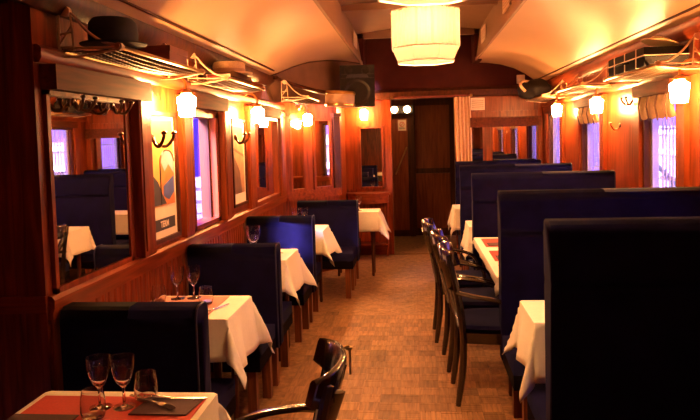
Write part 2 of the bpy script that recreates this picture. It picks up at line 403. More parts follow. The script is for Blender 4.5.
# ---- left wall's turn and end wall
A = Vector((XL, CHY)); B = Vector((CX, CY)); d = (B - A).normalized(); nrm = Vector((d.y, -d.x)); LCH = (B - A).length
TC = Matrix.Translation((A.x, A.y, 0)) @ Matrix.Rotation(math.atan2(d.y, d.x), 4, 'Z')   # local x along wall, local -y into the room
wc = struct(MB().box(0, 0, 0, LCH, .06, ZC + .4, T=TC), 'wall_corner_left', M_WOOD)
mb = MB(); mb.box(0, -.05, .905, LCH, 0, 1.0, T=TC); mb.build('sill_rail', M_WOODX, wc, bevel=.012, seg=2)
MB().box(-.02, -.035, 1.0, .06, 0, 1.9, T=TC).box(-.03, -.05, 1.86, .07, 0, 1.9, T=TC).build('pilaster', M_WOOD, wc, bevel=.004)
MB().box(LCH - .09, -.04, 1.0, LCH + .01, 0, 1.9, T=TC).box(LCH - .10, -.055, 1.86, LCH + .02, 0, 1.9, T=TC).build('pilaster', M_DARKW, wc, bevel=.004)
MB().box(.31, -.02, 1.0, .41, 0, 1.9, T=TC).build('pilaster', M_WOOD, wc, bevel=.004)
struct(MB().box(CX - .06, CY, 0, CX, YE, ZC + .4), 'wall_corner_side', M_WOOD)
DX0, DX1, DZ = -.30, .54, 2.10
mb = MB(); mb.box(CX, YE, 0, DX0, YE + .08, DZ); mb.box(DX1, YE, 0, XR + .1, YE + .08, DZ)
we = struct(mb, 'wall_back', M_WOOD)
MB().box(CX - .1, YE + .01, DZ, XR + .1, YE + .08, 3.0).build('upper_panel', M_REDP, we)
mb = MB(); mb.prism([(YE, DZ + .0), (YE - .03, DZ + .01), (YE - .05, DZ + .05), (YE - .07, DZ + .09), (YE - .02, DZ + .13), (YE, DZ + .13)], CX, XR, axis='x')
mb.build('header_beam', M_DARKW, we)
mb = MB(); mb.box(DX0 - .09, YE - .03, 0, DX0, YE + .09, DZ); mb.box(DX1, YE - .03, 0, DX1 + .09, YE + .09, DZ); mb.build('door_casing', M_WOOD, we, bevel=.006)
MB().box(CX, YE - .02, 0, DX0 - .09, YE, .13).build('baseboard', M_WOODX, we, bevel=.004)
MB().box(CX, YE - .012, .15, DX0 - .10, YE, .85).box(CX, YE - .012, .9, -.76, YE, 2.08).box(-.40, YE - .012, .9, DX0 - .10, YE, 2.08).box(-.76, YE - .012, 1.75, -.4, YE, 2.08).build('wall_panel', M_WOOD, we, bevel=.008)
mb = MB(); mb.box(DX1 + .10, YE - .014, .9, XR, YE, 1.0); mb.box(DX1 + .10, YE - .014, 1.9, XR, YE, 2.09)
for px in (.66, .93, 1.62): mb.box(px, YE - .016, 1.0, px + .08, YE, 1.9)
mb.build('wall_panel', M_WOOD, we, bevel=.006)
MB().box(.74, YE - .09, 1.69, 1.66, YE, 1.82).build('pelmet', M_PELM, we, bevel=.008)

# ---- vestibule beyond the door opening
struct(MB().box(DX0 - .5, YE + .05, -.06, DX1 + .6, 10.6, -.004), 'floor_vestibule', M_PARQ2)
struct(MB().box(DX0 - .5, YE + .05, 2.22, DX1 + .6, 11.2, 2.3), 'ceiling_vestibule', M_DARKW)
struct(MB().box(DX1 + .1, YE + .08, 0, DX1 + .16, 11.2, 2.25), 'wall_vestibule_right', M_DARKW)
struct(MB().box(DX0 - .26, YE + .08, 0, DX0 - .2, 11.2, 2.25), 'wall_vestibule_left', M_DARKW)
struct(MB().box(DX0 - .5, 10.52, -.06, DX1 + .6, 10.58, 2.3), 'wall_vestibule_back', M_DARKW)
d1 = struct(MB().box(-.02, 10.45, 0, DX1 + .1, 10.5, 2.2), 'door_1', M_DARKW)
mb = MB()
mb.box(.02, 10.43, .12, .56, 10.45, 1.0); mb.box(.02, 10.43, 1.08, .56, 10.45, 2.08); mb.build('door_panel', wood('vestibule_door_wood', (.13, .028, .01), (.22, .055, .018)), d1, bevel=.012)
d2 = struct(MB().box(-.46, 10.40, 0, -.06, 10.46, 2.2), 'door_2', M_DARKW)
MB().box(-.40, 10.375, .1, -.10, 10.40, 1.88).build('door_panel', wood('side_door_wood', (.16, .034, .012), (.28, .07, .022)), d2, bevel=.01)
MB().tube([(-.30, 10.34, 1.0), (-.12, 10.34, 1.42)], .011, 8).tube([(-.30, 10.34, 1.0), (-.30, 10.38, 1.0)], .009, 6).tube([(-.12, 10.34, 1.42), (-.12, 10.38, 1.42)], .009, 6).build('handrail', M_BRASS, d2)
MB().box(-.08, 10.36, 0, -.0, 10.46, 2.2).build('door_post', M_DARKW, d2, bevel=.006)

# ---- ceiling: two lower decks, clerestory between them
def deckL(y): return [(XL - .0, ZC), (-1.43, 2.25), (-1.36, 2.30), (-1.26, 2.38), (-1.14, 2.455), (-.99, 2.51), (-.82, 2.54), (-.645, 2.55)]
def deckR(y): return [(.80, 2.55), (.98, 2.54), (1.16, 2.51), (1.33, 2.455), (1.47, 2.38), (1.58, 2.30), (1.66, 2.25), (XR, ZC)]
def arcrows(fn, ys): return [[(p[0], y, p[1]) for p in fn(y)] for y in ys]
mb = MB()
ysL = [YF, 2.0, 4.5, 6.4]
mb.grid(arcrows(deckL, ysL))
# the left deck is cut on the slant by the brown hood: (XL,6.4) to (-.645,8.4)
def hy(x): return 6.4 + (x - XL) / (-.645 - XL) * 2.0
mb.grid([[(p[0], 6.4, p[1]) for p in deckL(0)], [(p[0], hy(p[0]), p[1]) for p in deckL(0)]])
mb.grid(arcrows(deckR, [YF, 2.0, 4.5, 7.0, YE + .04]))
bmesh.ops.remove_doubles(mb.bm, verts=mb.bm.verts, dist=0.0005)
ce = struct(mb, 'ceiling', M_CEIL, angle=60)
# nearer bay's flat soffit to the outer wall
MB().box(XN, YF, ZC, XL, 2.53, ZC + .05).build('bay_soffit', M_CEIL, ce)
for (xb, xt, nm) in ((-.645, -.70, 1), (.80, .85, -1)):
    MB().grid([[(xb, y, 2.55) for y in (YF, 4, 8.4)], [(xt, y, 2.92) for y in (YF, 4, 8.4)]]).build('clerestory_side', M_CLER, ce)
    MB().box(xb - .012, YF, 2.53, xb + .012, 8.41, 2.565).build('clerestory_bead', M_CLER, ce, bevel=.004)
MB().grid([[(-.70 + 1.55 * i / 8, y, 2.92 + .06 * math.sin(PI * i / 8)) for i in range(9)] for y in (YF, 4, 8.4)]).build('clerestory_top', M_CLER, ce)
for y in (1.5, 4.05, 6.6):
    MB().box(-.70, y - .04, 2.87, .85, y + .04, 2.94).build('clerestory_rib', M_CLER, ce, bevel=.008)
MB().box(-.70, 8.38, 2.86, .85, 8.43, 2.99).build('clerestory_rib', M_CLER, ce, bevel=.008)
MB().box(-.72, 8.4, 2.92, .87, YE + .06, 3.0).build('end_cover', M_REDP, ce)
MB().box(-.71, 8.38, 2.53, -.62, YE, 2.93).box(.78, 8.38, 2.53, .87, YE, 2.93).build('clerestory_post', M_REDP, ce)
# brown hood closing the left deck
top = [(p[0], hy(p[0]), p[1]) for p in deckL(0)]
rows_ = []
for k in range(7):
    f = k / 6; r = []
    for i, p in enumerate(bez(top, 5)):
        wv = .012 * math.sin(i * 1.1) * f
        zb = 1.98
        r.append((p[0] + .06 * f * f + wv, p[1] - .03 * f + wv, p[2] + (zb - p[2]) * f))
    rows_.append(r)
hd = MB().grid(rows_).build('hood', M_HOOD, ce, angle=80)
MB().tube([(p[0], p[1] - .005, p[2] - .006) for p in bez(top, 4)], .008, 6).build('hood_bead', M_DARKW, ce)
MB().tube([(XL + .10, y, 2.285) for y in (YF, 2, 5, 6.4)], .009, 6).build('deck_bead', M_DARKW, ce)
MB().tube([(XR - .10, y, 2.285) for y in (YF, 2, 5, 8.75)], .009, 6).build('deck_bead', M_DARKW, ce)
mb = MB(); mb.grid([[(XL, 6.4, 2.22), (XL, 6.4, 3.0)], [(CX + .2, YE, 2.22), (CX + .2, YE, 3.0)]]).build('hood_backing', M_REDP, ce)

# ------------------------------------------------------------------ outside
def out(mb, name, mat, **k): return struct(mb, name, mat, **k)
out(MB().box(XR + .6, -6, -1.0, 30, 26, -.9), 'ground_right', M_OUTD)
out(MB().box(-30, -6, -1.0, -2.3, 26, -.9), 'ground_left', M_OUTD)
bw = thing('station_building', 'pale station building seen through the barred right hand windows', 'building', (7.5, 0, -.9))
mb = MB(); mb.box(0, 2, 0, .3, 26, 2.6); mb.build('building_wall', M_OUTW, bw)
MB().box(-.06, 2, .0, 0, 26, .9).build('building_plinth', M_OUTD, bw)
MB().box(-.08, 2, 1.75, 0, 26, 1.9).box(-.05, 2, 2.35, 0, 26, 2.5).build('string_course', M_WHITE, bw)
for y in (6.5, 11, 15.5, 20):
    MB().box(-.03, y, 1.0, .01, y + 1.1, 1.7).build('building_window', M_P1E, bw)
hr = thing('platform_handrail', 'dark sloping handrail on the platform outside the right windows', 'handrail', (4.2, 9.0, -.9))
MB().tube([(0, 0, 1.0), (0, 3.2, 2.0)], .04, 8).build('rail', M_BLACK, hr)
for i in range(4): MB().tube([(0, .1 + i, 0), (0, .1 + i, 1.03 + .31 * i)], .03, 8).build('post', M_BLACK, hr)
# left: violet canvas screen and pale crates added to imitate reflections in the window
rows_ = [[(-3.6 + .05 * math.sin(j * 1.3), 3.5 + j * .09, z) for j in range(150)] for z in (-.9, 1.0, 3.2)]
o = MB().grid(rows_).build('canvas_screen', M_VIOL, angle=80); tag(o, 'violet blue canvas screen hanging outside the left window', 'curtain')
g = 'added white crates imitating reflections in the left window'
def crate(label, loc, sx, sy, sz):
    t = thing('reflection_crate', label, 'crate', loc, 0, g)
    for z in (0, .36, .72):
        MB().box(-sx / 2, -sy / 2, z * sz, sx / 2, sy / 2, (z + .26) * sz).build('slat', M_WHITE, t, bevel=.008)
    MB().box(-sx / 2 + .02, -sy / 2 + .02, 0, sx / 2 - .02, sy / 2 - .02, sz * .96).build('reflection_crate_core', M_OUTD, t)
crate('lowest white crate added to imitate reflections in the left window', (-2.78, 8.2, -.9), .5, .6, .9)
crate('middle white crate added to imitate reflections in the left window', (-2.78, 8.2, 0.0), .46, .56, .7)
crate('small top white crate added to imitate reflections in the left window', (-2.80, 8.2, .7), .36, .40, .45)
crate('lone white crate added to imitate reflections in the left window', (-2.55, 8.75, -.9), .4, .5, 1.6)

# ------------------------------------------------------------------ mirrors and pictures
def frame_bars(mb, a0, a1, z0, z1, w, dpt, fn):
    """four bars; fn maps (along, out0, out1) boxes"""
    for (p, q, r, s) in ((a0, a0 + w, z0, z1), (a1 - w, a1, z0, z1), (a0, a1, z0, z0 + w), (a0, a1, z1 - w, z1)):
        fn(mb, p, q, r, s, dpt)
def onleft(mb, p, q, r, s, dp): mb.box(XL, p, r, XL + dp, q, s)
def mirror_left(label, a0, a1, z0, z1, w=.035, dp=.04):
    t = thing('wall_mirror', label, 'mirror', (0, 0, 0), 0, 'wall mirrors')
    mb = MB(); frame_bars(mb, a0, a1, z0, z1, w, dp, onleft); mb.build('frame', M_WOOD, t, bevel=.006)
    MB().box(XL + .002, a0 + .03, z0 + .03, XL + .012, a1 - .03, z1 - .03).build('mirror_glass', M_MIRR, t, smooth=False)
mirror_left('large mahogany framed mirror beside the plank partition at far left', 2.47, 3.20, 1.0, 1.83, .025, .018)
mirror_left('wood framed mirror on the left wall beyond the second picture', 5.75, 6.80, 1.0, 1.83)
def mirror_T(label, T, a0, a1, z0, z1, w=.03, mat=M_WOOD):
    t = thing('wall_mirror', label, 'mirror', (0, 0, 0), 0, 'wall mirrors')
    mb = MB(); frame_bars(mb, a0, a1, z0, z1, w, .03, lambda m_, p, q, r, s, dp: m_.box(p, -dp, r, q, 0, s, T=T)); mb.build('frame', mat, t, bevel=.005)
    MB().box(a0 + w - .005, -.012, z0 + w - .005, a1 - w + .005, -.002, z1 - w + .005, T=T).build('mirror_glass', M_MIRR, t, smooth=False)
mirror_T('narrow left mirror of the pair on the angled corner wall', TC, .07, .30, 1.0, 1.84)
mirror_T('wider right mirror of the pair on the angled corner wall', TC, .42, .72, 1.0, 1.84)
TE = Matrix.Translation((0, YE, 0))
mirror_T('framed mirror above the sideboard left of the doorway', TE, -.75, -.41, .90, 1.75)
mirror_T('left dark framed mirror on the end wall right of the curtain', TE, .745, .93, .98, 1.72, .02)
mirror_T('right wide mirror on the end wall right of the curtain', TE, 1.01, 1.64, .98, 1.72, .02)
TR = Matrix.Translation((XR, 0, 0)) @ Matrix.Rotation(-PI / 2, 4, 'Z')

def flat_poly(mb, pts, x, th=.001):
    """polygon given in (y,z) lying just proud of the left wall"""
    mb.prism(pts, x, x + th, axis='x'); return mb
def picture(name, label, y0, y1, z0, z1, draw):
    t = thing(name, label, 'picture', (XL, 0, 0), 0, 'framed prints on the left wall')
    mb = MB(); frame_bars(mb, y0, y1, z0, z1, .022, .024, lambda m_, p, q, r, s, dp: m_.box(0, p, r, dp, q, s)); mb.build('frame', M_DARKW, t, bevel=.004)
    draw(t, y0 + .022, y1 - .022, z0 + .022, z1 - .022)
    return t
def draw1(t, a, b, c, d_):
    w, h = b - a, d_ - c
    P = lambda u, v: (a + u * w, c + v * h)
    mb = MB(); mb.box(.002, a, c, .006, b, d_); t = mb.build('poster_sheet', M_LABEL, t, smooth=False)
    flat_poly(MB(), [P(.06, .26), P(.94, .26), P(.94, .80), P(.06, .80)], .006).build('poster_ground', M_P1B, t, smooth=False)
    flat_poly(MB(), [P(.06, .80), P(.94, .80), P(.94, .965), P(.06, .965)], .006).build('poster_sky', M_P1A, t, smooth=False)
    arch = [P(.40, .26), P(.94, .26), P(.94, .70)] + [P(.67 + .27 * math.cos(q), .62 + .10 * math.sin(q)) for q in [PI * k / 10 for k in range(1, 11)]]
    flat_poly(MB(), arch, .007).build('poster_arch', M_P1F, t, smooth=False)
    flat_poly(MB(), [P(.44, .62), P(.50, .685), P(.62, .715), P(.80, .70), P(.90, .64), P(.92, .52), P(.72, .60), P(.56, .54)], .008).build('poster_hill', M_P1E, t, smooth=False)
    flat_poly(MB(), [P(.50, .42), P(.92, .50), P(.92, .36), P(.70, .30), P(.50, .34)], .008).build('poster_sea', M_P1C, t, smooth=False)
    flat_poly(MB(), [P(.08, .27), P(.60, .27), P(.44, .36), P(.30, .46), P(.12, .52)], .0085).build('poster_dark_corner', M_P1D, t, smooth=False)  # black printed area at the poster's lower left
    mb = MB()
    mb.tube([(.009, *P(.40, .27)), (.009, *P(.40, .62))] + [(.009, *P(.67 + .27 * math.cos(q), .62 + .10 * math.sin(q))) for q in [PI - PI * k / 10 for k in range(11)]], .0035, 6)
    mb.build('poster_arch_line', M_P1D, t)
    flat_poly(MB(), [P(.10, .06), P(.92, .06), P(.92, .155), P(.10, .155)], .006).build('poster_band', M_P1D, t, smooth=False)
    text(t, 'TERM', P(.5, .107), .05, M_LABEL, .0075)
def text(t, s, yz, size, mat, x):
    cu = bpy.data.curves.new('poster_lettering', 'FONT'); cu.body = s; cu.size = size; cu.align_x = 'CENTER'; cu.align_y = 'CENTER'; cu.extrude = .0006
    cu.offset = .0015; cu.materials.append(mat)
    q = bpy.data.objects.new('poster_lettering', cu); COL.objects.link(q)
    bpy.context.view_layer.update(); me = bpy.data.meshes.new_from_object(q.evaluated_get(bpy.context.evaluated_depsgraph_get()))
    bpy.data.objects.remove(q); bpy.data.curves.remove(cu)
    if not me.materials: me.materials.append(mat)
    o = bpy.data.objects.new('poster_lettering', me); COL.objects.link(o); o.parent = t; o.location = (x, yz[0], yz[1]); o.rotation_euler = (PI / 2, 0, PI / 2)
picture('framed_poster', 'tall orange and blue arch travel poster in a dark frame', 3.44, 3.88, 1.03, 1.78, draw1)
def draw2(t, a, b, c, d_):
    w, h = b - a, d_ - c; P = lambda u, v: (a + u * w, c + v * h)
    t = MB().box(.002, a, c, .006, b, d_).build('print_sheet', M_LABEL, t, smooth=False)
    flat_poly(MB(), [P(.08, .12), P(.92, .12), P(.92, .94), P(.08, .94)], .006).build('print_image', M_P2A, t, smooth=False)
    flat_poly(MB(), [P(.08, .12), P(.70, .12), P(.55, .40), P(.30, .52), P(.08, .60)], .007).build('print_figure', M_P2B, t, smooth=False)
    flat_poly(MB(), [P(.08, .66), P(.92, .56), P(.92, .59), P(.08, .69)], .007).build('print_stripe', M_P2B, t, smooth=False)
picture('framed_print', 'sepia print in a slim frame between the window and far mirror', 5.10, 5.53, 1.06, 1.78, draw2)

# ------------------------------------------------------------------ coat hooks
def hook(label, loc, rz=0, double=True, sc=.85):
    t = thing('coat_hook', label, 'hook', loc, rz, 'coat hooks'); t.scale = (sc, sc, sc)
    mb = MB(); mb.lathe([(.0, 0), (.02, 0), (.022, .004), (.016, .012), (0.004, .014)], 12, T=Matrix.Rotation(PI / 2, 4, 'Y')); mb.build('hook_plate', M_DBRASS, t)
    for s in ((-1, 1) if double else (0,)):
        mb = MB(); mb.tube(bez([(.01, 0, 0), (.03, s * .02, -.035), (.06, s * .045, -.04), (.085, s * .06, -.005), (.09, s * .062, .02)], 5), .0085, 7)
        T_ = Matrix.Translation((.09, s * .062, .02)); mb.lathe([(.002, -.008), (.013, -.005), (.015, .003), (.008, .010), (.002, .012)], 10, T=T_)
        mb.build('hook_prong', M_DBRASS, t)
hook('bronze double coat hook over the tall orange and blue poster', (XL + .03, 3.46, 1.63), 0, True, 1.15)
hook('bronze double coat hook over the sepia print', (XL + .035, 5.12, 1.63), 0, True, 1.15)
hook('left double coat hook above the large near mirror', (XL + .018, 2.67, 1.785))
hook('right double coat hook above the large near mirror', (XL + .018, 3.03, 1.785))
hook('single coat hook on right wall between the two violet windows', (XR - .01, 5.55, 1.64), PI, False)
hook('single coat hook beside the blind of the nearest violet window', (XR - .01, 5.22, 1.83), PI, True)

# ------------------------------------------------------------------ bracket lamps
def lamp(label, loc, rz, drop=0.0):
    """loc: wall point of the arm; local +x points into the room"""
    t = thing('bracket_lamp', label, 'lamp', loc, rz, 'frosted glass bracket lamps')
    mb = MB(); mb.lathe([(.002, 0), (.035, 0), (.035, .008), (.02, .018), (.004, .02)], 14, T=Matrix.Rotation(PI / 2, 4, 'Y')); mb.build('wall_plate', M_BRASS, t)
    mb = MB(); mb.tube(bez([(.01, 0, 0), (.05, 0, .035), (.10, 0, .03), (.135, 0, -.01), (.14, 0, -.055)], 6), .008, 8); mb.build('arm', M_BRASS, t)
    mb = MB(); mb.lathe([(.008, -.05), (.022, -.055), (.034, -.068), (.034, -.078), (.012, -.08)], 8, c=(.14, 0, 0)); lc = mb.build('lamp_cap', M_BRASS, t)
    mb = MB(); mb.lathe([(.026, -.08), (.034, -.088), (.056, -.104), (.054, -.13), (.046, -.20), (.043, -.212), (.020, -.214)], 8, c=(.14, 0, 0)); mb.build('lamp_glass', M_LAMP, lc, angle=25)
    return t
lamp('lit bracket lamp between the orange poster and near mirror', (XL, 3.74, 1.965), 0)
lamp('lit bracket lamp beyond the sepia print on the left wall', (XL, 5.50, 1.965), 0)
aC = math.atan2(d.y, d.x) - PI / 2
pc = TC @ Vector((.25, 0, 0)); lamp('lit bracket lamp on the angled corner wall under the banjo', (pc.x, pc.y, 1.965), aC)
lamp('lit bracket lamp over the mirror beside the end doorway', (-.66, YE, 2.05), -PI / 2)
lamp('lit bracket lamp at far right edge beside the nearest violet window', (XR, 4.02, 1.965), PI)
lamp('lit bracket lamp between the two violet windows on the right wall', (XR, 5.77, 1.965), PI)
lamp('lit bracket lamp beside the far right corner', (XR, 7.33, 1.985), PI)

# ------------------------------------------------------------------ pendant lamps
def pendant(label, loc, bulbs=(0, 1, 2)):
    t = thing('pendant_lamp', label, 'lamp', loc, 0, 'pleated pendant lamps')
    R, n, k = .285, 8, 9
    def ring(r, z, pleat):
        out_ = []
        for s in range(n):
            a0, a1 = 2 * PI * (s + .5) / n, 2 * PI * (s + 1.5) / n
            p0, p1 = Vector((math.cos(a0), math.sin(a0), 0)) * r, Vector((math.cos(a1), math.sin(a1), 0)) * r
            am = (a0 + a1) / 2; nn = Vector((math.cos(am), math.sin(am), 0))
            for j in range(k):
                q = p0.lerp(p1, j / k) + nn * (pleat if j % 2 else 0); out_.append((q.x, q.y, z))
        return out_
    def shell(name, spec):
        mb = MB(); V = [[mb.bm.verts.new(p) for p in ring(*s)] for s in spec]
        for A_, B_ in zip(V, V[1:]):
            m_ = len(A_)
            for j in range(m_): mb.bm.faces.new((A_[j], A_[(j + 1) % m_], B_[(j + 1) % m_], B_[j]))
        return mb.build(name, M_SHADE, t, angle=20, fixn=False)
    shell('shade_drum', [(R, .405, .011), (R, .11, .011)])
    shell('shade_skirt', [(R, .11, .003), (R * .97, .085, .002), (R * .84, .0, .0)])
    for (r, z) in ((R + .004, .405), (R + .004, .11), (R * .84 + .003, 0.0)):
        a = [(math.cos(2 * PI * (s + .5) / 8) * r, math.sin(2 * PI * (s + .5) / 8) * r, z) for s in range(8)]
        MB().tube(a, .005, 6, closed=True).build('shade_trim', M_CLOTH, t)
    MB().lathe([(.06, .70), (.07, .685), (.02, .66), (.012, .655), (.012, .42), (.03, .40), (.03, .36), (.01, .35)], 14).build('ceiling_rose', M_BRASS, t)
    for q in range(4):
        c_, s_ = math.cos(q * PI / 2), math.sin(q * PI / 2)
        MB().tube([(.0, 0, .40), (.285 * c_, .285 * s_, .405)], .004, 6).build('spider_arm', M_BRASS, t)
    for q in bulbs:
        a = q * 2 * PI / 3 + .5
        ld = bpy.data.lights.new('bulb', 'POINT'); ld.energy = BULB_W; ld.color = (1.0, .50, .19); ld.shadow_soft_size = .025
        lo = bpy.data.objects.new('bulb', ld); COL.objects.link(lo); lo.parent = t; lo.location = (.13 * math.cos(a), .13 * math.sin(a), .28)
    return t
pendant('unseen pleated pendant lamp added as fill light above the camera end', (.08, .3, 2.225), (0,))  # out of view, added to brighten the partition and near bench backs
pendant('whole pleated cream pendant lamp in front of the end doorway', (.11, 5.4, 2.20))
pendant('nearest pleated pendant lamp cut off by the top picture edge', (.08, 2.85, 2.205))

# ------------------------------------------------------------------ luggage racks
def rack(label, loc, length, side):
    """side +1: on the left wall, shelf grows toward +x; origin on the wall at the near bracket, shelf height"""
    t = thing('luggage_rack', label, 'rack', loc, 0, 'luggage racks')
    s = side; D = .27
    def bracket(y):
        mb = MB()
        def bar(pts, r=.0085): mb.tube([(s * p[0], y, p[1]) for p in pts], r * .68, 6, flat=(1, .8))
        bar([(.012, -.03), (.012, .17)], .011)
        bar([(.075, .0), (.065, .15)], .008)
        bar([(.012, -.02), (.10, -.022), (.20, -.008), (D, .005)], .0085)
        bar([(.012, .02), (.12, .012), (D, .012)], .007)
        bar(bez([(.02, .165), (.07, .155), (.13, .085), (.20, .035), (D, .018)], 5), .009)
        bar([(.012, .17), (.065, .155)], .010)
        bar([(.012, .07), (.07, .08)], .007); bar([(.012, .03), (.07, .11)], .006)
        mb.lathe([(.002, -.012), (.017, -.012), (.017, .012), (.002, .012)], 10, c=(0, 0, 0), T=Matrix.Translation((s * D, y, .012)) @ Matrix.Rotation(PI / 2, 4, 'X'))
        mb.lathe([(.002, -.012), (.022, -.012), (.022, .012), (.002, .012)], 10, T=Matrix.Translation((s * .045, y, .165)) @ Matrix.Rotation(PI / 2, 4, 'X'))
        mb.build('rack_bracket', M_IRON, t)
    bracket(0); bracket(length)
    MB().tube([(s * D, -.02, .012), (s * D, length + .02, .012)], .010, 8).build('front_rail', M_BRASS, t)
    MB().tube([(s * .03, 0, .0), (s * .03, length, .0)], .008, 8).build('rear_rail', M_BRASS, t)
    mb = MB(); ny = int(length / .03); nx = 8
    sag = lambda u, v: -.03 * math.sin(PI * u) * (0.3 + .7 * math.sin(PI * v))
    for j in range(ny + 1):
        v = j / ny; mb.tube([(s * (.03 + (D - .03) * u), v * length, .004 + sag(u, v)) for u in (0, .25, .5, .75, 1)], .0035, 4)
    for i in range(1, nx):
        u = i / nx; mb.tube([(s * (.03 + (D - .03) * u), v * length, .004 + sag(u, v)) for v in [k / 6 for k in range(7)]], .0035, 4)
    stuff(mb.build('net', M_NET, t))
    return t
rack('luggage rack over the large near mirror holding a black hat', (XL, 2.60, 1.99), 1.05, 1)
rack('luggage rack over the left window holding a straw hat on a case', (XL, 4.15, 2.0), 1.02, 1)
rack('luggage rack on the angled hood at left under the banjo', (XL + .17, 6.35, 2.0), .75, 1)
rack('luggage rack at far right holding the black suitcase', (XR, 4.00, 1.97), 1.05, -1)
rack('empty middle luggage rack on the right wall', (XR, 5.72, 1.99), 1.0, -1)
rack('luggage rack in the far right corner holding a dark bag', (XR, 7.42, 2.0), 1.0, -1)

# ------------------------------------------------------------------ things on the racks
t = thing('bowler_hat', 'black felt hat standing on the near left rack', 'hat', (-1.28, 2.72, 2.012))
MB().lathe([(.002, .006), (.10, .006), (.136, .014), (.139, .020), (.10, .016), (.002, .014)], 24).build('hat_brim', M_BLACK, t)
MB().lathe([(.100, .010), (.104, .06), (.100, .105), (.085, .125), (.04, .130), (.002, .131)], 24).build('hat_crown', M_BLACK, t)
t = thing('hat_box', 'red brown box at the end of the near left rack', 'box', (-1.34, 3.42, 2.005))
MB().box(-.09, -.13, 0, .09, .13, .075).build('box_body', M_REDC, t, bevel=.006)
MB().box(-.095, -.135, .07, .095, .135, .10).build('box_lid', M_REDC, t, bevel=.006)
t = thing('small_suitcase', 'flat tan case with a red label under the straw hat', 'suitcase', (-1.34, 4.68, 2.008))
MB().box(-.11, -.25, 0, .11, .25, .075).build('case_body', M_TAN, t, bevel=.012, seg=2)
MB().box(-.112, -.252, .034, .112, .252, .040).build('case_seam', M_DBRASS, t)
cl = MB().box(-.085, -.2525, .015, .085, -.25, .06).build('case_label', M_LABEL, t)
MB().box(-.078, -.2535, .022, .02, -.2525, .054).build('red_print', M_REDL, cl)
t = thing('boater_hat', 'round flat straw hat lying on the tan case', 'hat', (-1.33, 4.66, 2.085))
MB().lathe([(.002, 0), (.17, 0), (.172, .008), (.10, .010), (.002, .010)], 26).build('hat_brim', M_STRAW, t)
MB().lathe([(.118, .008), (.118, .075), (.112, .084), (.002, .086)], 26).build('hat_crown', M_STRAW, t)
MB().lathe([(.119, .010), (.1195, .034), (.119, .036)], 26, cap=False).build('hat_band', M_TAN, t)
# banjo
t = thing('banjo', 'long necked banjo lying on the left rack below the loudspeaker', 'banjo', (-.78, 6.95, 2.02))
MB().lathe([(.002, -.085), (.15, -.085), (.158, -.07), (.158, .06), (.15, .075), (.002, .078)], 28, T=Matrix.Rotation(.06, 4, 'Y')).build('drum_body', M_TAN, t)
MB().lathe([(.159, .045), (.164, .05), (.164, .065), (.155, .078)], 28, T=Matrix.Rotation(.06, 4, 'Y'), cap=False).build('drum_hoop', M_BRASS, t)
MB().lathe([(.159, -.075), (.164, -.07), (.164, -.055), (.159, -.05)], 28, T=Matrix.Rotation(.06, 4, 'Y'), cap=False).build('drum_hoop', M_BRASS, t)
MB().tube([(-.14, -.02, .065), (-.30, -.12, .10), (-.48, -.3, .155), (-.54, -.38, .18)], [.032, .028, .027, .026], 8, flat=(.8, 1.3)).build('neck', M_DARKW, t)
MB().tube([(-.54, -.38, .18), (-.60, -.47, .205)], [.03, .04], 8, flat=(.5, 1.3)).build('headstock', M_DARKW, t)
# loudspeaker
t = thing('loudspeaker', 'black loudspeaker hung high beside the end doorway', 'loudspeaker', (-.635, 7.5, 1.957), math.radians(6))
MB().prism([(-.20, .0), (.20, .0), (.235, .34), (.20, .36), (-.20, .36), (-.235, .34)][:2] + [(.19, .26), (-.19, .26)], 0, .475, axis='z').build('cabinet', M_PLAST, t, bevel=.014, seg=2)
RX = Matrix.Rotation(PI / 2, 4, 'X')
MB().lathe([(.15, 0), (.162, .004), (.162, .012), (.145, .014), (.135, .006), (.07, -.03), (.045, -.028), (.03, -.012), (.002, -.008)], 28, T=Matrix.Translation((0, -.004, .165)) @ RX, cap=False).build('woofer', M_CONE, t)
for s in (-1, 1):
    MB().lathe([(.04, 0), (.052, .003), (.052, .010), (.042, .012), (.025, .0), (.002, .004)], 18, T=Matrix.Translation((s * .10, -.003, .415)) @ RX, cap=False).build('tweeter', M_CONE, t)
MB().prism([(-.13, .335), (.13, .335), (.11, .368), (-.11, .368)], -.012, .0).build('horn_slot', M_P1D, t, bevel=.004)
MB().box(-.19, -.010, .326, .19, 0, .333).box(-.19, -.010, .370, .19, 0, .376).build('horn_lip', M_CONE, t)
MB().tube([(0, .25, .38), (-.05, .42, .40), (-.08, .72, .40)], .018, 8).build('speaker_bracket', M_PLAST, t)
# right racks
t = thing('large_suitcase', 'black suitcase with pale straps on the far right rack', 'suitcase', (XR - .17, 4.50, 1.985))
MB().box(-.13, -.36, 0, .13, .36, .115).build('case_body', M_BLKLEA, t, bevel=.014, seg=2)
for y in (-.22, .0, .22): MB().box(-.133, y - .006, -.002, .133, y + .006, .118).build('case_strap', M_CREAM, t, bevel=.001)
MB().box(-.133, -.362, .062, .133, .362, .068).build('case_seam', M_CREAM, t)
MB().tube(bez([(-.13, -.09, .05), (-.165, -.06, .045), (-.165, .06, .045), (-.13, .09, .05)], 5), .008, 6).build('case_handle', M_BLKLEA, t)
t = thing('straw_hat', 'yellow straw hat lying flat on top of the black suitcase', 'hat', (XR - .17, 4.25, 2.135)); t.rotation_euler = (0, .22, 0); t.scale = (.72, .85, .72)
MB().lathe([(.002, 0), (.15, 0), (.152, .008), (.09, .010), (.002, .010)], 24).build('hat_brim', M_STRAW, t)
MB().lathe([(.085, .008), (.085, .03), (.07, .042), (.002, .046)], 24).build('hat_crown', M_STRAW, t)
t = thing('travel_bag', 'dark bulging bag with a pale handle in the far right rack', 'bag', (XR - .25, 8.0, 2.01))
mb = MB(); bmesh.ops.create_icosphere(mb.bm, subdivisions=3, radius=1)
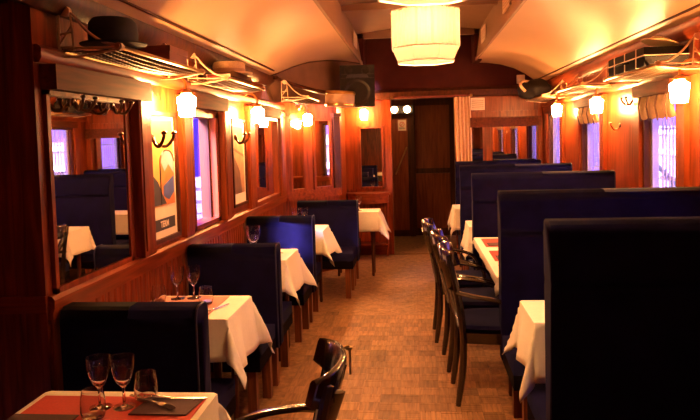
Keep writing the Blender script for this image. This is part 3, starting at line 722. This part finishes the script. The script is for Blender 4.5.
for v in mb.bm.verts:
    n_ = 1 + .08 * math.sin(v.co.x * 5 + v.co.y * 4) + .05 * math.sin(v.co.z * 9)
    v.co = Vector((v.co.x * .19 * n_, v.co.y * .22 * n_, max(v.co.z, -.75) * .13 * n_ + .095))
mb.build('bag_body', M_BLKLEA, t, angle=80)
MB().tube(bez([(-.14, -.16, .08), (-.20, -.19, .15), (-.16, -.13, .20), (-.08, -.10, .19)], 5), [.018] * 16, 7).build('bag_handle', M_TAN, t)

# ------------------------------------------------------------------ benches
def cushion(mb, x0, x1, y0, y1, z0, z1): mb.box(x0, y0, z0, x1, y1, z1)
def bench(label, loc, x0, x1, zt, near=True, far=True, rolls=False, group='left hand benches'):
    """back runs along x, seats on the near (-y) and far (+y) sides; origin at floor under the back"""
    t = thing('bench', label, 'bench', loc, 0, group)
    w = .07
    mb = MB(); zs = .30
    if rolls:
        zm = zt - .235
        P = [(-w * .8, zs), (w * .8, zs)] + [(w * .9, zm - .03), (w * .78, zm), (w * .95, zm + .03), (w, zt - .06), (w * .85, zt - .012), (w * .5, zt), (-w * .5, zt), (-w * .85, zt - .012), (-w, zt - .06), (-w * .95, zm + .03), (-w * .78, zm), (-w * .9, zm - .03)]
    else:
        P = [(-w * .9, zs), (w * .9, zs), (w, zt - .10), (w, zt - .04), (w * .82, zt - .01), (w * .5, zt), (-w * .5, zt), (-w * .82, zt - .01), (-w, zt - .04), (-w, zt - .10)]
    mb.prism(P, x0, x1, axis='x'); back = mb.build('backrest', M_VELV, t, bevel=.010, seg=2, angle=50)
    for s in (-1, 1):      # piping round the end of the back
        pth = [(x1 - .003, p[0], p[1]) for p in P[1:] + P[:1]]
    MB().tube(pth, .0045, 6).build('piping', M_VELP, back)
    legs = []
    for s, on in ((-1, near), (1, far)):
        if not on: continue
        mb = MB(); a, b = sorted((s * w, s * (w + .42)))
        mb.box(x0, a, .30, x1 - .02, b, .455); mb.build('seat', M_VELV, t, bevel=.028, seg=3, angle=60)
        legs.append(s * (w + .38)); legs.append(s * .10)
    for y in legs:
        for x in (x1 - .075, x0 + .075):
            mb = MB(); mb.prism([(x - .026, y - .026), (x + .026, y - .026), (x + .026, y + .026), (x - .026, y + .026)], 0, .302, axis='z'); mb.build('leg', M_LEGW, t, bevel=.004)
    return t
LB = [(2.52, 'nearest left bench, its black back behind the front table'),
      (4.00, 'second left bench, between second and third white tables'),
      (5.45, 'bright blue lit left bench, third from the camera')]
for y, lb in LB: bench(lb, (0, y, 0), XL + .034, -.868, .947)
bench('farthest left bench, in front of the sideboard corner', (.22, 6.84, 0), -1.47, -.83, .94)
gR = 'right hand benches'
bench('nearest right bench, tall dark back filling the lower right corner', (0, 2.48, 0), .488, 1.62, 1.273, rolls=True, group=gR)
bench('second right bench, between white cloth table and the armchair table', (0, 3.77, 0), .475, 1.62, 1.273, True, False, True, gR)
bench('third right bench, its back rising just behind the placemat table', (0, 5.52, 0), .475, 1.62, 1.273, False, True, True, gR)
bench('fourth right bench, second farthest on the right side', (0, 6.97, 0), .475, 1.62, 1.273, rolls=True, group=gR)
bench('farthest right bench, backing onto the end wall mirrors', (0, 8.60, 0), 0.53, 1.62, 1.25, True, False, True, gR)

# ------------------------------------------------------------------ tables and cloths
def table(label, x0, x1, y0, y1, zt=.745):
    cx, cy = (x0 + x1) / 2, (y0 + y1) / 2
    t = thing('dining_table', label, 'table', (cx, cy, 0), 0, 'dining tables')
    hx, hy_ = (x1 - x0) / 2, (y1 - y0) / 2
    MB().box(-hx + .006, -hy_ + .006, zt - .03, hx - .006, hy_ - .006, zt).build('tabletop', M_DARKW, t, bevel=.005)
    mb = MB(); mb.box(-hx + .06, -hy_ + .06, zt - .10, hx - .06, -hy_ + .08, zt - .03); mb.box(-hx + .06, hy_ - .08, zt - .10, hx - .06, hy_ - .06, zt - .03); mb.build('apron', M_DARKW, t)
    for sx in (-1, 1):
        for sy in (-1, 1):
            px, py = sx * (hx - .08), sy * (hy_ - .08)
            MB().lathe([(.012, 0), (.016, .02), (.014, .05), (.02, .40), (.022, .52), (.028, .56), (.022, .60), (.028, zt - .03)], 10, c=(px, py, 0)).build('leg', M_DARKW, t)
def cloth(label, x0, x1, y0, y1, oh, seed, z=.75, flare=.30):
    """linen sheet draped on a table top: oh = overhang (left, right, near, far)"""
    rnd = random.Random(seed); L_, R_, N_, Fa = oh
    def ax(a0, a1, o0, o1):
        v = []
        k0 = max(2, int(o0 / .03)); k1 = max(2, int(o1 / .03))
        v += [a0 - o0 + o0 * i / k0 for i in range(k0)] + [a0 - .004, a0 + .008]
        n = max(3, int((a1 - a0) / .06)); v += [a0 + (a1 - a0) * i / n for i in range(1, n)]
        v += [a1 - .008, a1 + .004] + [a1 + o1 * (i + 1) / k1 for i in range(k1)]
        return v
    ph = [rnd.uniform(0, 6) for _ in range(8)]
    def pos(u, v):
        dx = max(0, u - x1) or -max(0, x0 - u); dy = max(0, v - y1) or -max(0, y0 - v)
        bx, by = min(max(u, x0), x1), min(max(v, y0), y1)
        r = math.hypot(dx, dy)
        if r < 1e-6:
            return (u, v, z)
        th = math.atan2(abs(dy), abs(dx)); c2 = math.sin(2 * th)
        along = v if abs(dx) > abs(dy) else u
        rip = .014 * math.sin(along * 17 + ph[0]) + .010 * math.sin(along * 29 + ph[1])
        fold = .07 * math.sin(3 * th * 2 + ph[2]) * c2
        h = r * (.13 + flare * c2 + fold) + rip * min(1, r / .2) * (1 - c2 * .6)
        h = max(.004, min(h, r * .8)); hz = math.sqrt(max(0, r * r - h * h))
        ux, uy = dx / r, dy / r
        return (bx + ux * h, by + uy * h, z - hz)
    us, vs = ax(x0, x1, L_, R_), ax(y0, y1, N_, Fa)
    o = MB().grid([[pos(u, v) for v in vs] for u in us]).build('tablecloth', M_CLOTH, angle=75)
    o.location = (0, 0, 0)
    sm = o.modifiers.new('thickness', 'SOLIDIFY'); sm.thickness = .003; sm.offset = 1
    return tag(o, label, 'tablecloth', 'white tablecloths')
TAB = [  # what, x0, x1, y0, y1, overhang, seed
    ('front left', -1.28, -.685, 1.55, 2.09, (.06, .24, .24, .08), 1),
    ('second left', XL + .06, -.91, 2.99, 3.44, (.01, .27, .20, .27), 2),
    ('third left', XL + .06, -.92, 4.47, 4.93, (.01, .27, .22, .26), 3),
    ('fourth left', XL + .06, -.86, 5.90, 6.32, (.01, .27, .22, .26), 4),
    ('far left', -.98, -.42, 7.34, 7.68, (.05, .26, .22, .22), 5),
    ('near right', .52, 1.62, 2.93, 3.32, (.24, .01, .26, .22), 6),
    ('armchair', .475, 1.62, 3.88, 5.38, (.05, .01, .10, .03), 7),
    ('far right', .49, 1.62, 6.02, 6.45, (.24, .01, .24, .24), 8),
    ('farthest right', .45, 1.62, 7.50, 7.97, (.24, .01, .24, .22), 9)]
TL = {'front left': ('table under the red placemats at the front left', 'white cloth on the front left table with red mats'),
      'second left': ('left table behind the nearest bench', 'white cloth on the left table behind the nearest bench'),
      'third left': ('left table between the dark bench and the bright blue bench', 'white cloth hanging in front of the bright blue bench'),
      'fourth left': ('left table behind the bright blue bench', 'white cloth behind the bright blue bench'),
      'far left': ('last left table before the sideboard', 'white cloth on the last left table before the sideboard'),
      'near right': ('right table hidden behind the nearest tall bench', 'white cloth beside the nearest tall right bench'),
      'armchair': ('long right table facing the three armchairs', 'white cloth under the three right hand placemats'),
      'far right': ('right table behind the third right bench', 'white cloth visible just behind the three armchairs'),
      'farthest right': ('last right table near the curtain', 'white cloth on the last right table near the curtain')}
for nm, x0, x1, y0, y1, oh, sdd in TAB:
    table(TL[nm][0], x0, x1, y0, y1); cloth(TL[nm][1], x0, x1, y0, y1, oh, sdd, flare=.14 if 'right' in nm else .30)

# ------------------------------------------------------------------ table settings
ZT = .7535
def flat_thing(name, label, cat, grp, x0, x1, y0, y1, mat, z=ZT, th=.003, skew=0):
    t = MB().prism([(x0, y0), (x1, y0), (x1 + skew, y1), (x0 + skew, y1)], z, z + th, axis='z').build(name, mat, bevel=.001)
    return tag(t, label, cat, grp)
flat_thing('placemat', 'wide red placemat on the front left table', 'placemat', 'placemats', -1.262, -.70, 1.58, 2.045, M_REDM)
flat_thing('napkin', 'dark plum napkin under the cutlery at the front table right', 'napkin', 'napkins', -.905, -.72, 1.90, 2.035, M_DARKN, ZT + .004, .004, .018)
flat_thing('napkin', 'dark plum napkin at the front table left edge', 'napkin', 'napkins', -1.272, -1.06, 1.60, 1.888, M_DARKN, ZT + .004, .004)
flat_thing('placemat', 'pale rose placemat on the second left table', 'placemat', 'placemats', -1.40, -1.02, 3.03, 3.42, M_PINKM)
for k, (y, w_) in enumerate(((5.10, 'farthest'), (4.55, 'middle'), (4.02, 'nearest'))):
    flat_thing('placemat', w_ + ' red placemat on the long armchair table', 'placemat', 'placemats', .52, .83, y - .19, y + .19, M_REDM)
    flat_thing('napkin', 'dark napkin on the %s placemat of the armchair table' % w_, 'napkin', 'napkins', .54, .72, y - .16, y - .02, M_DARKN, ZT + .004, .004)
def wine_glass(label, loc, s=1.0):
    prof = [(.001, 0), (.034, 0), (.035, .002), (.012, .006), (.0045, .012), (.0042, .060), (.007, .067), (.019, .080), (.029, .100), (.0355, .126), (.0375, .148), (.0370, .166),
            (.0358, .166), (.0363, .148), (.0343, .126), (.0278, .101), (.018, .083), (.001, .073)]
    o = MB().lathe([(r * s, z * s) for r, z in prof], 28, cap=False).build('wine_glass', M_GLASS, angle=60, loc=loc); tag(o, label, 'glass', 'stemmed wine glasses'); return o
def tumbler(label, loc, s=1.0):
    prof = [(.001, 0), (.030, 0), (.034, .004), (.038, .025), (.037, .055), (.032, .088), (.0305, .088), (.0352, .055), (.0362, .027), (.032, .010), (.001, .009)]
    o = MB().lathe([(r * s, z * s) for r, z in prof], 28, cap=False).build('tumbler', M_GLASS, angle=60, loc=loc); tag(o, label, 'glass', 'glass tumblers'); return o
wine_glass('left stemmed wine glass on the front left table', (-1.02, 1.95, ZT + .004), 1.0)
wine_glass('right stemmed wine glass on the front left table', (-.944, 1.958, ZT + .004), 1.0)
tumbler('tumbler standing in front of the wine glasses, front table', (-1.006, 1.876, ZT + .004), 1.0)
tumbler('tumbler right of the wine glasses on the front table', (-.895, 2.015, ZT + .009), 1.0)
wine_glass('left stemmed wine glass on the second left table', (-1.29, 3.36, ZT + .003), 1.08)
wine_glass('right stemmed wine glass on the second left table', (-1.205, 3.375, ZT + .003), 1.05)
tumbler('tumbler by the wall on the second left table', (-1.37, 3.30, ZT + .003))
tumbler('tumbler on the aisle side of the second left table', (-1.10, 3.26, ZT + .003))
def tulip(label, loc):
    prof = [(.001, 0), (.03, 0), (.03, .003), (.008, .008), (.006, .04), (.02, .05), (.038, .075), (.046, .115), (.042, .15), (.040, .15), (.0435, .115), (.036, .078), (.018, .056), (.001, .05)]
    o = MB().lathe([(r * 1.2, z * 1.32) for r, z in prof], 24, cap=False).build('goblet', M_GLASS, angle=60, loc=loc); return tag(o, label, 'glass')
tulip('round bowled goblet on the table before the bright blue bench', (-1.235, 4.82, ZT))
wine_glass('left wine glass on the table behind the bright blue bench', (-1.165, 6.22, ZT), 1.08)
wine_glass('right wine glass on the table behind the bright blue bench', (-1.08, 6.24, ZT), 1.08)
wine_glass('wine glass on the last left table before the sideboard', (-.655, 7.50, ZT))
def knife(label, loc, rz):
    t = thing('table_knife', label, 'knife', loc, rz, 'cutlery')
    MB().prism([(0, -.008), (.11, -.009), (.125, -.002), (.12, .006), (0, .006)], 0, .002, axis='z').build('blade', M_STEEL, t)
    MB().tube([(-.09, 0, .004), (-.04, 0, .005), (.0, 0, .003)], [.007, .006, .004], 8, flat=(.6, 1)).build('handle', M_STEEL, t)
def fork(label, loc, rz):
    t = thing('table_fork', label, 'fork', loc, rz, 'cutlery')
    MB().tube([(-.10, 0, .003), (-.03, 0, .006), (.04, 0, .006)], [.007, .004, .0035], 8, flat=(.5, 1)).build('handle', M_STEEL, t)
    mb = MB(); mb.prism([(.035, -.004), (.05, -.011), (.065, -.011), (.065, .011), (.05, .011), (.035, .004)], .004, .007, axis='z')
    for i in range(4): mb.tube([(.064, -.0095 + i * .0063, .0055), (.09, -.0095 + i * .0063, .006), (.11, -.009 + i * .006, .003)], .0016, 5)
    mb.build('tines', M_STEEL, t)
knife('steel knife lying along the back of the front table napkin', (-.815, 2.02, ZT + .009), .03)
fork('steel fork lying at left end of the front table napkin', (-.868, 1.985, ZT + .009), -.5)
knife('steel knife on the aisle edge of the second left table', (-1.02, 3.14, ZT + .003), 1.2)
fork('steel fork by the wall on the second left table', (-1.41, 3.22, ZT + .003), 1.5)
knife('steel knife left of the goblet before the bright blue bench', (-1.26, 4.70, ZT), .1)
fork('steel fork right of the goblet before the bright blue bench', (-1.10, 4.72, ZT), .1)

# ------------------------------------------------------------------ armchairs
def armchair(label, loc, rz):
    """faces local +x; origin on the floor under the seat"""
    t = thing('armchair', label, 'armchair', loc, rz, 'black lacquered armchairs')
    zs = .43
    for s in (-1, 1):
        MB().tube(bez([(-.235, s * .175, 0), (-.205, s * .18, .22), (-.20, s * .19, .44), (-.225, s * .185, .66), (-.275, s * .172, .90)], 5), [.014, .016, .018, .018, .019, .02] + [.019] * 9 + [.017] * 6, 8, flat=(.9, 1.1)).build('back_leg', M_CHAIR, t)
        MB().tube(bez([(.215, s * .20, 0), (.205, s * .20, .2), (.195, s * .20, .44)], 4), [.013, .015, .017, .019, .02, .021, .022, .022, .022], 8).build('front_leg', M_CHAIR, t)
        MB().tube(bez([(-.232, s * .186, .68), (-.15, s * .225, .668), (-.02, s * .238, .645), (.08, s * .232, .61), (.125, s * .22, .56), (.13, s * .21, .50), (.12, s * .205, .44)], 5), .017, 8, flat=(.8, 1.25)).build('arm', M_CHAIR, t)
    # crest rail: a broad curved board embracing the back
    rows_ = []
    N = 14
    for q in range(N + 1):
        u = -1 + 2 * q / N; y = .195 * math.sin(u * 1.35) / math.sin(1.35); x = -.315 + .085 * (1 - math.cos(u * 1.5))
        taper = 1 - .25 * abs(u) ** 3; nx_, ny_ = Vector((1, -u * .9)).normalized(); e = .012
        z1, z0 = .935 - .012 * u * u, .935 - .115 * taper
        tl = .018
        rows_.append([(x + tl - nx_ * e, y - ny_ * e, z0), (x + tl + nx_ * e, y + ny_ * e, z0), (x + nx_ * e, y + ny_ * e, z1 - .01), (x + nx_ * e * .3, y, z1), (x - nx_ * e * .6, y, z1 - .002), (x - nx_ * e * 1.1, y - ny_ * e, z1 - .012), (x + tl - nx_ * e, y - ny_ * e, z0)])
    mb = MB(); mb.grid(rows_)
    mb.bm.faces.new([mb.bm.verts.new(p) for p in rows_[0][:-1]]); mb.bm.faces.new([mb.bm.verts.new(p) for p in rows_[-1][:-1]])
    bmesh.ops.remove_doubles(mb.bm, verts=mb.bm.verts, dist=.0002); mb.build('crest_rail', M_CHAIR, t, angle=50)
    for s in (-1, 1):      # crossed splat
        MB().tube(bez([(-.205, s * .15, .47), (-.232, s * .03, .62), (-.262, -s * .06, .74), (-.298, -s * .12, .86)], 5), .017, 8, flat=(.5, 1.7)).build('back_splat', M_CHAIR, t)
    MB().tube([(-.205, -.18, .50), (-.225, 0, .50), (-.205, .18, .50)], .012, 8).build('back_rail', M_CHAIR, t)
    def outline(g):
        pts = [(-.20 - g, -.19 - g), (-.05, -.215 - g), (.12, -.225 - g), (.20 + g, -.20 - g), (.225 + g, -.12), (.232 + g, 0), (.225 + g, .12), (.20 + g, .20 + g), (.12, .225 + g), (-.05, .215 + g), (-.20 - g, .19 + g)]
        return pts
    MB().prism(outline(0), zs - .05, zs + .012, axis='z').build('seat_frame', M_CHAIR, t, bevel=.008)
    mb = MB(); mb.prism(outline(-.012), zs + .008, zs + .055, axis='z'); mb.build('seat_cushion', M_VELV, t, bevel=.022, seg=3, angle=60)
    return t
gA = armchair('nearest of three black armchairs along the right hand table', (.455, 3.98, 0), .03)
armchair('middle of three black armchairs along the right hand table', (.425, 4.54, 0), .05)
armchair('farthest of three black armchairs along the right hand table', (.37, 5.16, 0), .02)
nc = armchair('black armchair in the foreground facing the front left table', (-.55, 1.94, 0), PI + .09)
MB().tube(bez([(-.318, -.06, .93), (-.335, -.06, .935), (-.338, -.06, .90)], 5), .004, 6).lathe([(.002, -.004), (.012, -.004), (.012, .004), (.002, .004)], 10, c=(-.335, -.06, .93)).tube([(-.338, -.06, .90), (-.338, -.06, .845)], .004, 6).build('bag_hook', M_BRASS, nc)

# ------------------------------------------------------------------ far end details
t = thing('sideboard', 'bow fronted wooden sideboard beneath the mirror left of the doorway', 'sideboard', (-.63, YE - .012, 0))
bow = [(-.29, 0), (-.29, -.16)] + [(-.29 + .58 * k / 10, -.16 - .12 * math.sin(PI * k / 10)) for k in range(1, 10)] + [(.29, -.16), (.29, 0)]
MB().prism(bow, .825, .86, axis='z').build('top', M_WOODX, t, bevel=.006)
MB().prism([(p[0] * .93, p[1] * .93) for p in bow], .72, .826, axis='z').build('frieze', M_WOODX, t, bevel=.004)
for s in (-1, 1):
    MB().lathe([(.012, 0), (.02, .02), (.014, .06), (.02, .2), (.014, .3), (.024, .36), (.024, .42), (.014, .48), (.022, .6), (.026, .73)], 12, c=(s * .245, -.12, 0)).build('leg', M_WOOD, t)
MB().prism([(p[0] * .9, p[1] * .85) for p in bow], .15, .17, axis='z').build('shelf', M_WOODX, t, bevel=.004)
# curtain on its rod
t = thing('door_curtain', 'cream gathered curtain hanging right of the end doorway', 'curtain', (.64, YE - .05, 0))
rows_ = []
for k in range(13):
    f = k / 12; z = 2.10 - 1.55 * f; wd = .105 + .015 * math.sin(f * 4) - .02 * f
    rows_.append([(-wd + 2 * wd * j / 60 + .03 * f, .024 * math.sin(j * .52 + f * .9) + .008 * math.sin(j * .9) - .012, z) for j in range(61)])
o = MB().grid(rows_).build('curtain_panel', M_CURT, t, angle=80)
MB().tube([(-.92, -.02, 2.115), (.12, -.02, 2.115)], .012, 8).build('curtain_rod', M_REDC, t)
for x in (-.92, .12): MB().lathe([(.002, -.02), (.018, -.014), (.02, 0), (.018, .014), (.002, .02)], 10, T=Matrix.Translation((x, -.02, 2.115)) @ Matrix.Rotation(PI / 2, 4, 'Y')).build('rod_finial', M_BRASS, t)
# vents
def vent(name, label, loc, rot, w_, h_, mat, grp):
    t = thing(name, label, 'vent', loc, 0, grp); t.rotation_euler = rot
    mb = MB(); frame_bars(mb, -w_ / 2, w_ / 2, -h_ / 2, h_ / 2, .014, .012, lambda m_, p, q, r, s, dp: m_.box(p, -dp, r, q, 0, s)); fr_ = mb.build('frame', mat, t, bevel=.003)
    MB().box(-w_ / 2 + .01, -.004, -h_ / 2 + .01, w_ / 2 - .01, -.001, h_ / 2 - .01).build('backing', M_TAN, t)
    for i in range(5):
        z = -h_ / 2 + (i + 1) * h_ / 6; MB().box(-w_ / 2 + .012, -.010, z - .006, w_ / 2 - .012, -.004, z + .006).build('slat', mat, fr_)
vent('vent_grille', 'square cream vent grille high on the end wall', (.85, YE - .014, 2.0), (0, 0, 0), .18, .16, M_CREAM, 'ventilators')
for (lb, x, y, rz) in (('far left clerestory ventilator over the loudspeaker', -.672, 7.6, PI / 2), ('far right clerestory ventilator beside the pendant lamp', .822, 7.55, -PI / 2), ('nearer right clerestory ventilator at the top edge', .822, 5.7, -PI / 2)):
    vent('ventilator', lb, (x + (.01 if x < 0 else -.01), y, 2.73), (0, 0, rz), .42, .16, M_CREAM, 'ventilators')
t = thing('wall_sensor', 'small white box high in the far right corner', 'sensor', (1.41, YE - .01, 2.25))
MB().box(-.05, -.04, 0, .05, .0, .11).build('casing', M_CREAM, t, bevel=.008, seg=2)
MB().box(-.035, -.046, .02, .035, -.04, .06).build('lens', M_LABEL, t, bevel=.003)
# vestibule light and notice
t = thing('vestibule_light', 'lit twin lamp high inside the end doorway', 'lamp', (-.20, 10.30, 1.96))
MB().box(-.20, 0, 0, .20, .07, .12).build('housing', M_PLAST, t, bevel=.01)
for s in (-1, 1): MB().lathe([(.05, 0), (.05, .02), (.03, .035), (.002, .04)], 14, T=Matrix.Translation((s * .10, .0, .06)) @ Matrix.Rotation(PI / 2, 4, 'X')).build('diffuser', M_EXITL, t)
t = thing('door_notice', 'small paper notice with red ring on the vestibule door', 'notice', (-.185, 10.365, 1.69))
MB().box(-.065, 0, 0, .065, .004, .17).build('sheet', M_CREAM, t, smooth=False); sh_ = [c for c in COL.objects if c.name.startswith('sheet')][-1]
MB().tube([(.035 * math.cos(a), -.001, .10 + .035 * math.sin(a)) for a in [2 * PI * k / 20 for k in range(20)]], .006, 5, closed=True).tube([(-.025, -.001, .075), (.025, -.001, .125)], .005, 5).build('red_ring', M_REDL, sh_)
MB().box(-.045, -.001, .03, .045, 0, .036).box(-.045, -.001, .045, .03, 0, .05).build('printed_lines', M_P1D, sh_, smooth=False)
# blinds over the right windows
for n, (a, b) in enumerate(RW[2:4]):
    t = thing('window_blind', ('buff festoon blind over the nearest violet window', 'buff festoon blind over the second violet window')[n], 'blind', (XR - .022, 0, 0), 0, 'window blinds')
    rows_ = []
    for k in range(7):
        f = k / 6
        rows_.append([(-.02 * math.sin(PI * f) - .012 * math.sin(j * PI / 4) ** 2, a - .02 + (b - a + .04) * j / 24, 1.84 - .165 * f + .005 * f * (math.cos(j * PI / 3))) for j in range(25)])
    MB().grid(rows_).build('blind_cloth', M_BLIND, t, angle=80)
    for j in (3, 9, 15, 21):
        yy = a - .02 + (b - a + .04) * j / 24
        MB().tube([(-.035, yy, 1.84), (-.05, yy, 1.76), (-.03, yy, 1.66)], .006, 6).build('blind_tape', M_DTAPE, t)
